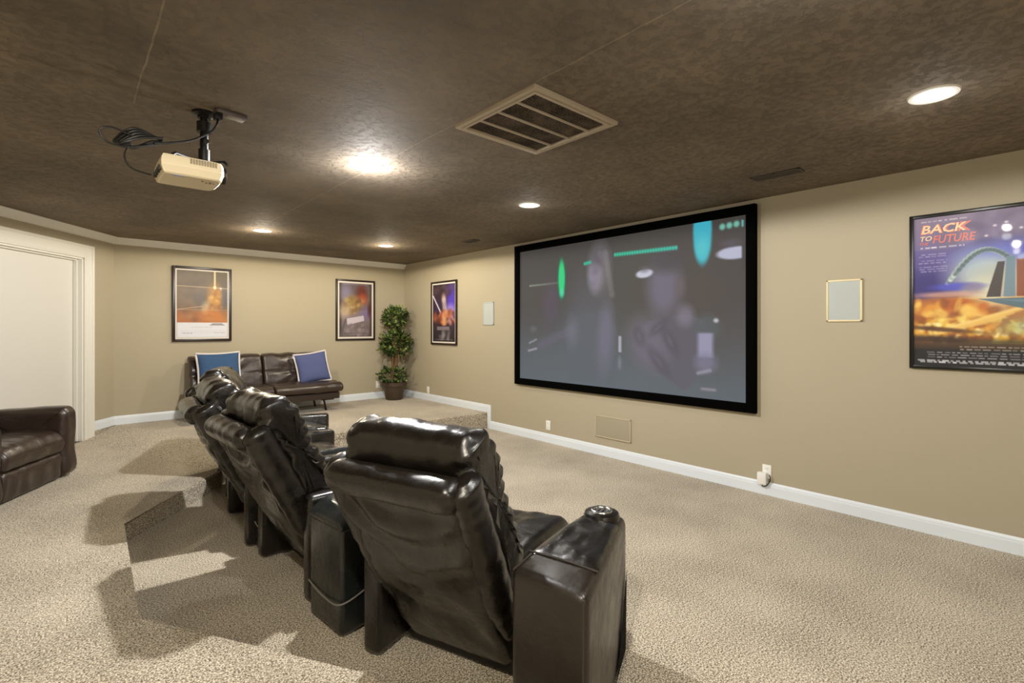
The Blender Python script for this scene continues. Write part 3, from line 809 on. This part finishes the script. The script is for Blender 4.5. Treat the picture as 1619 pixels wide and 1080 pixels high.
# mount
mt = empty('projector_mount', (.52, 2.95, ZC), 0, 'black ceiling mount pole holding the projector', 'projector mount')
bm = bmesh.new(); lathe_bm(bm, [(.055, 0), (.055, -.012), (.03, -.02), (.03, -.03)], 24); from_bm('ceiling_plate', bm, M['black_metal'], mt)
bm = bmesh.new(); lathe_bm(bm, [(.019, -.02), (.019, -.19), (.026, -.19), (.026, -.245), (.019, -.25), (.019, -.268)], 16); from_bm('pole', bm, M['black_metal'], mt)
bm = bmesh.new(); lathe_bm(bm, [(.034, -.05), (.034, -.1)], 18); from_bm('collar', bm, M['black_plastic'], mt)
bm = bmesh.new(); lathe_bm(bm, [(.008, 0), (.008, .03), (.012, .032), (.012, .045)], 10)
bmesh.ops.transform(bm, matrix=Matrix.Translation((.0, -.015, -.16)) @ Matrix.Rotation(PI/2, 4, 'X'), verts=bm.verts); from_bm('knob', bm, M['black_plastic'], mt)
bm = bmesh.new()
for a, b in (((0, 0), (.08, .11)), ((0, 0), (-.15, .11)), ((0, 0), (.08, -.11)), ((0, 0), (-.15, -.11))):
    tube_bm(bm, [(a[0], a[1], -.258), (b[0]*.9, b[1]*.9, -.262), (b[0], b[1], -.276)], .008, 8)
from_bm('bracket', bm, M['black_metal'], mt)
# ceiling junction: small box with plug next to the mount, its cable to the projector
t = empty('ceiling_outlet_box', (.62, 2.86, ZC), .12, 'grey outlet box on the ceiling beside the projector mount', 'outlet box')
box('cover', (-.07, -.035, -.022), (.07, .035, 0), mat('grey_metal', srgb(112, 104, 106), .4, .4), t, .004)
box('plug', (-.075, -.022, -.055), (-.04, .022, -.02), M['black_plastic'], t, .006)
box('socket_face', (-.02, -.024, -.024), (.05, .024, -.021), mat('grey_face', srgb(140, 136, 130), .5), t, .003)
bm = bmesh.new()
tube_bm(bm, [(.563, 2.85, 2.46), (.552, 2.83, 2.42), (.53, 2.87, 2.39), (.45, 2.87, 2.33), (.36, 2.85, 2.29), (.30, 2.84, 2.27)], .0055, 8, 30)
for k in range(5):
    r = .035+.006*k
    tube_bm(bm, [(.33, 2.82+.01*k, 2.295), (.26-.01*k, 2.80, 2.275+.008*k), (.20-.012*k, 2.80+.012*k, 2.245), (.17+.01*k, 2.82, 2.225+.004*k), (.22, 2.83+.008*k, 2.232), (.29, 2.85, 2.262+.004*k), (.33, 2.86, 2.285)], .006, 6, 36)
tube_bm(bm, [(.22, 2.80, 2.27), (.14, 2.78, 2.285), (.10, 2.78, 2.26), (.13, 2.79, 2.22), (.2, 2.82, 2.22)], .004, 6, 24)
tube_bm(bm, [(.2, 2.82, 2.225), (.19, 2.84, 2.18), (.22, 2.86, 2.14), (.292, 2.88, 2.13)], .004, 6, 24)
tag(from_bm('projector_cable', bm, M['black_plastic']), 'bundle of black cables coiled beside the projector', 'cable')

# ================================================================== THEATER RECLINERS
LX, LZ = -.4515, .892       # lean of the back
def bk(a, b): return (a*LX+b*LZ, .08+a*LZ-b*LX)

def make_recliner(t, seed=1, end_arm=0):
    """x forward, y left, z up; origin on the floor below the bottom of the back"""
    sd = seed*7.3
    ml = M['leather']
    # outer shell of the back with a roll along its top
    def d_shell(y, u, f, h):
        a = (h-.08)*LZ + f*LX
        body_ = max(0, min(1, (a-.02)/.15))*max(0, min(1, (.80-a)/.06))
        fold = .015*math.sin(a*40-14*(y-.04)**2*6+1.8*nz3(y*4, a*4, sd))*max(0, (a-.30)/.5)+.010*math.sin(a*16+y*22+2*nz3(y*3, a*3, sd+4))*max(0, (.62-a)/.5)*min(1, max(0, (abs(y)-.02)/.2))
        return body_*(fold + .018*nz3(y*3.2, a*7, sd) + .008*nz3(y*7, a*17, sd)) + .004*nz3(y*14, a*14, sd+3)
    prof = [bk(-.045, .03), bk(.22, .005), bk(.46, -.012), bk(.68, -.005), bk(.775, .012), bk(.80, .008), bk(.83, -.026), bk(.875, -.033), bk(.912, -.01), bk(.92, .035), bk(.90, .075), bk(.84, .09), bk(.5, .10), bk(.15, .11), bk(-.03, .09)]
    sh = cushion('back_shell', prof, .292, .05, ml, t, nprof=110, nmid=44, nend=6, disp=d_shell, wfun=lambda h: .90+.10*min(1, max(0, (h-.1)/.6)))
    # padded wings along both edges of the back
    for s in (-1, 1):
        bm = bmesh.new()
        pts = [(bk(a, .07)[0], s*(.262+.03*a), bk(a, .07)[1]) for a in (.10, .3, .5, .7, .84, .9)]
        P = catmull(pts, 60); rings = []
        for i, q in enumerate(P):
            u = i/59
            r = .062*min(1, .35+3*u)*min(1, .45+5*(1-u)) * (1+.018*math.sin(u*70+3*nz3(u*6, s, sd))+.07*nz3(u*5, s, sd)+.03*nz3(u*16, s, sd))
            rings.append([bm.verts.new(q+Vector((LZ*math.cos(k*2*PI/16)*r*1.15, math.sin(k*2*PI/16)*r*.8, -LX*math.cos(k*2*PI/16)*r*1.15))) for k in range(16)])
        for a, b in zip(rings, rings[1:]):
            for i in range(16): bm.faces.new((a[i], a[(i+1) % 16], b[(i+1) % 16], b[i]))
        bm.faces.new(rings[0][::-1]); bm.faces.new(rings[-1])
        from_bm('wing', bm, ml, t, True, None)
    # thick pillow back that rises into the head pillow
    def d_pil(y, u, f, h):
        a = (h-.08)*LZ + f*LX
        edge = abs(y)/.29
        pleat = .010*math.sin(a*95+3*nz3(a*6, y*4, sd))*max(0, (edge-.72)/.28)
        rows = -.009*math.exp(-((a-.66)/.025)**2) - (.0015*math.exp(-((a-.945)/.010)**2) if (f*LZ-(h-.08)*LX) < .19 else 0)
        return pleat*1.3 + rows + .018*nz3(y*4, a*6, sd+5)+.009*nz3(y*13, a*10, sd+8)
    prof = [bk(.28, .10), bk(.6, .11), bk(.80, .105), bk(.85, .095), bk(.90, .105), bk(.950, .135), bk(.974, .165), bk(.982, .205), bk(.958, .262), bk(.90, .305), bk(.79, .318), bk(.70, .312), bk(.62, .305), bk(.52, .31), bk(.40, .305), bk(.30, .27), bk(.24, .18)]
    cu = cushion('back_cushion', prof, .292, .05, ml, t, nprof=96, nmid=40, nend=8, disp=d_pil)
    # seat cushion
    def d_seat(y, u, f, h): return .014*nz3(y*5, f*6, sd+11)+.008*nz3(y*12, f*10, sd)
    prof = [(.04, .30), (.05, .44), (.15, .475), (.35, .49), (.52, .485), (.62, .455), (.655, .40), (.64, .33), (.55, .29), (.3, .28)]
    cushion('seat_cushion', prof, .28, .05, ml, t, nprof=60, nmid=20, disp=d_seat)
    # closed footrest
    prof = [(.60, .09), (.655, .10), (.675, .2), (.67, .29), (.64, .335), (.60, .32)]
    cushion('footrest', prof, .272, .03, ml, t, nprof=40, nmid=16, disp=lambda y, u, f, h: .006*nz3(y*9, h*9, sd+2))
    box('base', (.06, -.26, .015), (.61, .26, .30), M['wood_base'], t, .01)
    # slim padded side arms
    for s in (-1, 1):
        if s == end_arm: continue
        bm = bmesh.new()
        box_bm(bm, (-.11, .297, .012), (.68, .395, .55), .028, 4)
        if s < 0: bmesh.ops.scale(bm, vec=(1, -1, 1), verts=bm.verts)
        from_bm('side_arm', bm, ml, t, True, 60)

def cup_holder(parent, x, y, z):
    bm = bmesh.new()
    lathe_bm(bm, [(.030, -.03), (.032, .002), (.036, .006), (.042, .007), (.046, .004), (.047, -.01)], 28, (x, y, z), cap=False)
    c = from_bm('cup_holder', bm, M['chrome'], parent, True, 50)
    bm = bmesh.new(); lathe_bm(bm, [(.001, 0), (.031, 0)], 24, (x, y, z-.012), cap=False)
    for k in range(-1, 2): box_bm(bm, (x-.026, y+k*.017-.003, z-.012), (x+.026, y+k*.017+.003, z-.004), .001)
    from_bm('cup_insert', bm, M['chrome'] if 0 else M['slot'], c, False)
    bm = bmesh.new()
    for k in range(-1, 2): box_bm(bm, (x-.027, y+k*.018-.0045, z-.010), (x+.027, y+k*.018+.0045, z+.002), .001)
    from_bm('cup_slats', bm, M['chrome'], c, False)

def wedge(parent, pts, z0, z1, m, name, bev, seg=4, crown=.0, sd=0.):
    bm = bmesh.new(); prism_bm(bm, pts, z0, z1, bev, seg)
    bmesh.ops.recalc_face_normals(bm, faces=bm.faces)
    return from_bm(name, bm, m, parent, True, 50)

def pad_surface(name, quad, z, m, parent, h=.02, sd=1., n=26, wr=.010):
    """wrinkled pad between four plan corners (rl, rr, fr, fl)"""
    rl, rr, fr, fl = [Vector(q) for q in quad]
    bm = bmesh.new(); V = []
    for i in range(n+1):
        u = i/n; row = []
        for j in range(n+1):
            v = j/n
            p = (rl*(1-v)+rr*v)*(1-u)+(fl*(1-v)+fr*v)*u
            e = min(1, 7*min(u, 1-u))**.5*min(1, 5*min(v, 1-v))**.5
            zz = z+h*e+e*wr*(nz3(p.x*7+p.y*9, p.y*14-p.x*3, sd)+.6*nz3(p.x*16, p.y*20, sd+2))
            row.append(bm.verts.new((p.x, p.y, zz)))
        V.append(row)
    for i in range(n):
        for j in range(n): bm.faces.new((V[i][j], V[i][j+1], V[i+1][j+1], V[i+1][j]))
    return from_bm(name, bm, m, parent, True, None)

def end_arm(parent, s):
    """wedge arm closing the row; s=-1 right side, +1 left side"""
    q = [(-.19, s*.375), (-.25, s*.68), (.44, s*.60), (.47, s*.595), (.47, s*.44), (.42, s*.43)]
    q = [(-.19, s*.375), (-.25, s*.68), (.47, s*.605), (.47, s*.43)]
    a = wedge(parent, q if s > 0 else q[::-1], .01, .585, M['leather_worn'], 'end_arm', .035, 5)
    ins = [(-.05, s*.388), (-.08, s*.655), (.36, s*.605), (.36, s*.428)]
    pad_surface('arm_pad', [ins[0], ins[1], ins[2], ins[3]] if s < 0 else [ins[1], ins[0], ins[3], ins[2]], .580, M['leather'], a, .022, 3.1)
    pts = [(-.19+.0, s*.385, .585), (-.05, s*.392, .588)]
    for pp in ([(-.05, s*.385, .587), (-.065, s*.52, .59), (-.08, s*.655, .585)], [(-.243, s*.662, .02), (-.243, s*.662, .3), (-.238, s*.662, .565)], [(-.235, s*.662, .568), (0, s*.635, .572), (.44, s*.59, .572)], [(-.185, s*.39, .578), (.1, s*.405, .582), (.4, s*.44, .58)]):
        tube('piping', pp, .004, M['piping'], a, 6, 16)
    # raised block for the cup holder at the front
    bm = bmesh.new(); lathe_bm(bm, [(.078, -.05), (.078, .0), (.072, .016), (.058, .022)], 28, (.395, s*.515, .592)); from_bm('cup_block', bm, M['leather'], a)
    cup_holder(a, .395, s*.515, .614)
    # torn lining panel low on the outer face
    bm = bmesh.new(); rg = random.Random(3)
    n = 14; V = []
    for i in range(n+1):
        f = .16+.27*i/n
        yo = s*(.68-(.68-.605)*(f+.25)/.72)+s*.003
        V.append((bm.verts.new((f, yo, .02)), bm.verts.new((f, yo+s*.004, min(.40, max(.04, -.05+(f-.16)*1.5+.03*rg.random()))))))
    for a_, b_ in zip(V, V[1:]): bm.faces.new((a_[0], b_[0], b_[1], a_[1]))
    from_bm('torn_lining', bm, M['lining'], a, False)

SEATS = [
    (1.184, 1.70, 20, 'black leather theater recliner nearest the camera, with cup holder in its right end arm', -1),
    (1.0, 2.95, 3, 'black leather theater recliner second from the camera in the curved row', 0),
    (.98, 3.86, -4, 'black leather theater recliner third from the camera in the curved row', 0),
    (1.20, 4.90, -22, 'black leather theater recliner farthest from the camera, at the sofa end of the row', 0),
]
for i, (x, y, th, lab, ea) in enumerate(SEATS):
    t = empty('theater_recliner', (x, y, 0), math.radians(th), lab, 'recliner', 'theater recliners in the curved row')
    make_recliner(t, i+1, ea)
    if ea: end_arm(t, ea)

def make_console(loc, th, label, quad):
    """wedge between two seats; quad = rear-left, rear-right, front-right, front-left in world plan"""
    t = empty('wedge_console', (*loc, 0), math.radians(th), label, 'console', 'wedge consoles between the recliners')
    R = Matrix.Rotation(-math.radians(th), 2)
    q = [R @ (Vector(p)-Vector(loc)) for p in quad]
    b = wedge(t, [q[0], q[3], q[2], q[1]][::-1], .01, .50, M['leather_console'], 'body', .022, 4)
    c = sum(q, Vector((0, 0)))/4
    cap = [c+(p-c)*1.015 for p in q]
    # padded lid with sloping rear edge
    bm = bmesh.new()
    lo = [bm.verts.new((p.x, p.y, .485)) for p in cap]; mid = [bm.verts.new((p.x, p.y, .515)) for p in cap]
    top = [bm.verts.new(((c+(p-c)*.84).x, (c+(p-c)*.80).y, .572)) for p in cap]
    for a_, b_ in ((lo, mid), (mid, top)):
        for i in range(4): bm.faces.new((a_[i], a_[(i+1) % 4], b_[(i+1) % 4], b_[i]))
    bm.faces.new(lo[::-1]); bm.faces.new(top)
    bmesh.ops.bevel(bm, geom=bm.edges[:], offset=.014, segments=3, profile=.5, affect='EDGES')
    from_bm('lid', bm, M['leather_console'], t, True, 50)
    # pale piping low on the rear
    pp = [(q[0].x*.999, q[0].y, .17), ((q[0].x+q[1].x)/2-.006, (q[0].y+q[1].y)/2, .15), (q[1].x, q[1].y, .165), (q[1].x+.15, q[1].y+(q[2].y-q[1].y)*.2, .19)]
    cc = c
    pp = [Vector((cc.x+(v[0]-cc.x)*1.006, cc.y+(v[1]-cc.y)*1.01, v[2])) for v in pp]
    tube('piping', [tuple(v) for v in pp], .004, M['stitch'], b, 6, 30)
    if (q[2]-q[3]).length > .075: f = (q[2]+q[3])*.41+(q[0]+q[1])*.09; cup_holder(t, f.x, f.y, .572)
def fr(seat, f, r):   # plan point from a seat's forward / right offsets
    x, y, th = SEATS[seat][:3]; a = math.radians(th)
    return (x+f*math.cos(a)+r*math.sin(a), y+f*math.sin(a)-r*math.cos(a))
CON = ['black leather wedge console between the nearest recliner and the second recliner',
       'black leather wedge console between the second and third recliners',
       'black leather wedge console between the third recliner and the farthest recliner']
for i in range(3):
    rr, fr_ = fr(i, -.06, -.402), fr(i, .60, -.402)
    rl, fl = fr(i+1, -.06, .402), fr(i+1, .60, .402)
    if i == 0: rr, rl = (.915, 2.175), (.885, 2.485)
    m_ = ((rr[0]+rl[0])/2, (rr[1]+rl[1])/2)
    make_console(m_, (SEATS[i][2]+SEATS[i+1][2])/2, CON[i], [rl, rr, fr_, fl])

# ================================================================== BROWN RECLINER BY THE DOOR
t = empty('recliner', (-.205, 5.33, ZA), math.radians(-28), 'single dark brown leather recliner at the left edge, in front of the white door', 'recliner')
lb = M['leather_brown']
w2 = .34
def d_b(y, u, f, h): return .012*nz3(y*6, f*6, h*4)+.006*math.sin(y*60+3*nz3(y*3, h*9, 1))*max(0, (h-.25))*2
cushion('seat_cushion', [(-.55, .24), (-.56, .40), (-.4, .42), (-.15, .425), (-.03, .41), (.035, .35), (.035, .28), (-.02, .225), (-.3, .22)], w2-.005, .04, lb, t, nprof=60, nmid=30, disp=d_b)
cushion('footrest', [(-.06, .03), (0, .02), (.02, .1), (.025, .18), (.0, .225), (-.06, .22)], w2-.01, .025, lb, t, nprof=40, nmid=34, disp=lambda y, u, f, h: .010*math.sin(y*38+4*nz3(y*3, h*3, 2))*max(0, 1-h/.25)*min(1, max(0, h-.02)/.09)+.005*nz3(y*8, h*8, 5))
for s in (-1, 1):
    prof = [(-.62, .02), (-.62, .50), (-.55, .575), (-.3, .595), (-.05, .60), (.02, .57), (.04, .48), (.03, .25), (.02, .03), (-.3, .015)]
    cushion('arm', prof, .085, .055, lb, t, nprof=60, nmid=6, r0=s*(w2+.085), disp=lambda y, u, f, h: .004*nz3(f*9, h*9, y*9))
cushion('backrest', [(-.50, .20), (-.47, .42), (-.50, .60), (-.56, .72), (-.63, .78), (-.68, .74), (-.67, .5), (-.64, .2)], w2, .05, lb, t, nprof=50, nmid=20, disp=lambda y, u, f, h: .012*nz3(y*5, h*6, 9))
box('base', (-.6, -w2, .01), (-.02, w2, .24), M['wood_base'], t, .01)

# ================================================================== SOFA
SX, SY = 2.035, 7.70
t = empty('sofa', (SX, SY, ZP), 0, 'dark brown leather armless futon sofa with chrome legs below the posters on the far wall', 'sofa')
# local: use forward = -Y. cushions are built with x forward then turned
def sofa_cushion(name, prof, cx, hw, R, disp):
    o = cushion(name, prof, hw, R, M['leather_brown'], None, nprof=54, nmid=22, disp=disp)
    me = o.data; me.transform(Matrix.Translation((cx, 0, 0)) @ Matrix.Rotation(-PI/2, 4, 'Z'))
    o.parent = t; return o
for s in (-1, 1):
    def d_sb(y, u, f, h, s=s):
        tuft = -.022*math.exp(-((h-.57)/.018)**2)
        rays = .009*math.sin(math.atan2(h-.57, y*.8+.001)*9+s)*math.exp(-(abs(h-.57)+abs(y)*.3)*3)
        return tuft+rays+.012*nz3(y*6, h*9, s*3)
    sofa_cushion('back_cushion', [(.10, .40), (.05, .62), (.03, .80), (.07, .815), (.14, .79), (.19, .68), (.215, .58), (.25, .45), (.24, .38), (.15, .36)], s*.44, .435, .035, d_sb)
    def d_ss(y, u, f, h, s=s): return .01*nz3(y*5, f*7, s*5)+(.006*math.sin(f*40+2*nz3(y*2, f*3, s)) if h > .36 else 0)
    sofa_cushion('seat_cushion', [(.10, .26), (.10, .38), (.25, .41), (.5, .415), (.70, .40), (.76, .36), (.755, .30), (.68, .27), (.4, .26)], s*.465, .462, .03, d_ss)
box('base_rail', (-.90, -.68, .17), (.90, -.12, .265), M['leather_brown'], t, .012)
box('back_frame', (-.86, -.06, .17), (.86, -.005, .74), M['wood_base'], t, .015)
for sx_ in (-1, 1):
    bm = bmesh.new()
    tube_bm(bm, [(sx_*.66, -.60, .16), (sx_*.84, -.60, .16)], .012, 8)
    from_bm('leg_bar', bm, M['sofa_metal'], t)
    for (y0, y1) in ((-.58, -.56), (-.16, -.14)):
        tube('leg', [(sx_*.70, y0, .18), (sx_*.745, y1, .0)], .014, M['sofa_metal'], t, 8)

def pillow(loc, rot, size, m, label, thick=.075):
    t = empty('throw_pillow', loc, 0, label, 'pillow', 'blue throw pillows on the sofa'); t.rotation_euler = rot
    bm = bmesh.new(); n = 22; P = {}
    for sgn in (1, -1):
        for i in range(n+1):
            for j in range(n+1):
                u, v = 2*i/n-1, 2*j/n-1
                k = 1-.07*(1-u*u)*abs(v)**3-.0; k2 = 1-.07*(1-v*v)*abs(u)**3
                x, z = u*size/2*k2, v*size/2*k
                th = thick*((1-u**4)*(1-v**4))**.55*sgn
                if abs(th) < 1e-6 and sgn == -1 and (1, i, j) in P: P[(sgn, i, j)] = P[(1, i, j)]
                else: P[(sgn, i, j)] = bm.verts.new((x, -th+.004*nz3(u*3, v*3, sgn), z))
        for i in range(n):
            for j in range(n):
                bm.faces.new((P[(sgn, i, j)], P[(sgn, i+1, j)], P[(sgn, i+1, j+1)], P[(sgn, i, j+1)]))
    from_bm('cover', bm, m, t, True, None)
    bm = bmesh.new(); rim = []
    for k in range(80):
        q = k/20; sdx = int(q); f = (q-sdx)*2-1
        u, v = [(f, -1), (1, f), (-f, 1), (-1, -f)][sdx]
        rim.append((u*size/2*(1-.07*(1-v*v)*abs(u)**3)*1.01, 0, v*size/2*(1-.07*(1-u*u)*abs(v)**3)*1.01))
    tube_bm(bm, rim+[rim[0]], .014, 6); from_bm('trim_cord', bm, M['trim_cloth'], t)
pillow((1.475, 7.39, ZP+.615), (-.25, -.02, .0), .50, M['teal'], 'teal blue square throw pillow at the left end of the sofa')
pillow((2.665, 7.36, ZP+.605), (-.30, -.13, -.10), .45, M['peri'], 'periwinkle blue throw pillow tilted at the right end of the sofa')

# ================================================================== POTTED TREE
t = empty('potted_topiary', (4.03, 7.44, ZP), 0, 'potted artificial topiary with three leafy clumps standing in the far corner', 'plant')
bm = bmesh.new(); lathe_bm(bm, [(.125, 0), (.135, .01), (.165, .16), (.185, .225), (.2, .23), (.205, .29), (.19, .295), (.18, .26), (.17, .25)], 36); from_bm('pot', bm, M['pot'], t, True, 40)
bm = bmesh.new(); lathe_bm(bm, [(.001, .262), (.10, .266), (.175, .255)], 28, cap=False); from_bm('soil', bm, M['soil'], t)
for k in range(3):
    a = k*2.1
    tube('trunk', [(.03*math.cos(a+h*3), .03*math.sin(a+h*3), .25+h) for h in (0, .25, .5, .75, 1.0)], .014, M['trunk'], t, 8, 24)
rg = random.Random(11)
def foliage(name, c, r, n, ls, flat=1.):
    bm = bmesh.new()
    for _ in range(n):
        d = Vector((rg.gauss(0, 1), rg.gauss(0, 1), rg.gauss(0, 1))).normalized()
        p = Vector(c)+Vector((d.x*r[0], d.y*r[1], d.z*r[2]))*rg.uniform(.55, 1.08)
        out = (d+Vector((rg.gauss(0, .5), rg.gauss(0, .5), rg.gauss(0, .4)-.1))).normalized()
        sd_ = out.cross(Vector((rg.gauss(0, .4), rg.gauss(0, .4), 1))).normalized(); nn = out.cross(sd_)
        L_ = ls*rg.uniform(.7, 1.25); W_ = L_*.36
        pts = [p, p+out*L_*.3+sd_*W_-nn*.008, p+out*L_*.7+sd_*W_*.75-nn*.004, p+out*L_-nn*.012, p+out*L_*.7-sd_*W_*.75-nn*.004, p+out*L_*.3-sd_*W_-nn*.008]
        mid = [p+out*L_*.3+nn*.006, p+out*L_*.7+nn*.006]
        v = [bm.verts.new(q) for q in pts]; m1, m2 = bm.verts.new(mid[0]), bm.verts.new(mid[1])
        for fc in ((v[0], v[1], m1), (v[1], v[2], m2, m1), (v[2], v[3], m2), (v[3], v[4], m2), (v[4], v[5], m1, m2), (v[5], v[0], m1)): bm.faces.new(fc)
    me = bpy.data.meshes.new(name); bm.to_mesh(me); bm.free()
    return link_mesh(name, me, M['leaf'], t, True)
foliage('foliage', (.02, 0, 1.36), (.19, .19, .17), 330, .075)
foliage('foliage', (.03, 0, .93), (.24, .22, .20), 440, .08)
foliage('foliage', (-.03, 0, .40), (.24, .20, .12), 210, .07)
bm = bmesh.new()
for k in range(26):
    a = rg.uniform(0, 2*PI); r1 = rg.uniform(.1, .24); z0 = rg.choice((1.22, .80, .95)); 
    tube_bm(bm, [(.02, 0, z0), (r1*math.cos(a)*.7, r1*math.sin(a)*.7, z0+.02), (r1*math.cos(a), r1*math.sin(a), z0-rg.uniform(.1, .25))], .003, 5, 8)
from_bm('twigs', bm, M['trunk'], t)
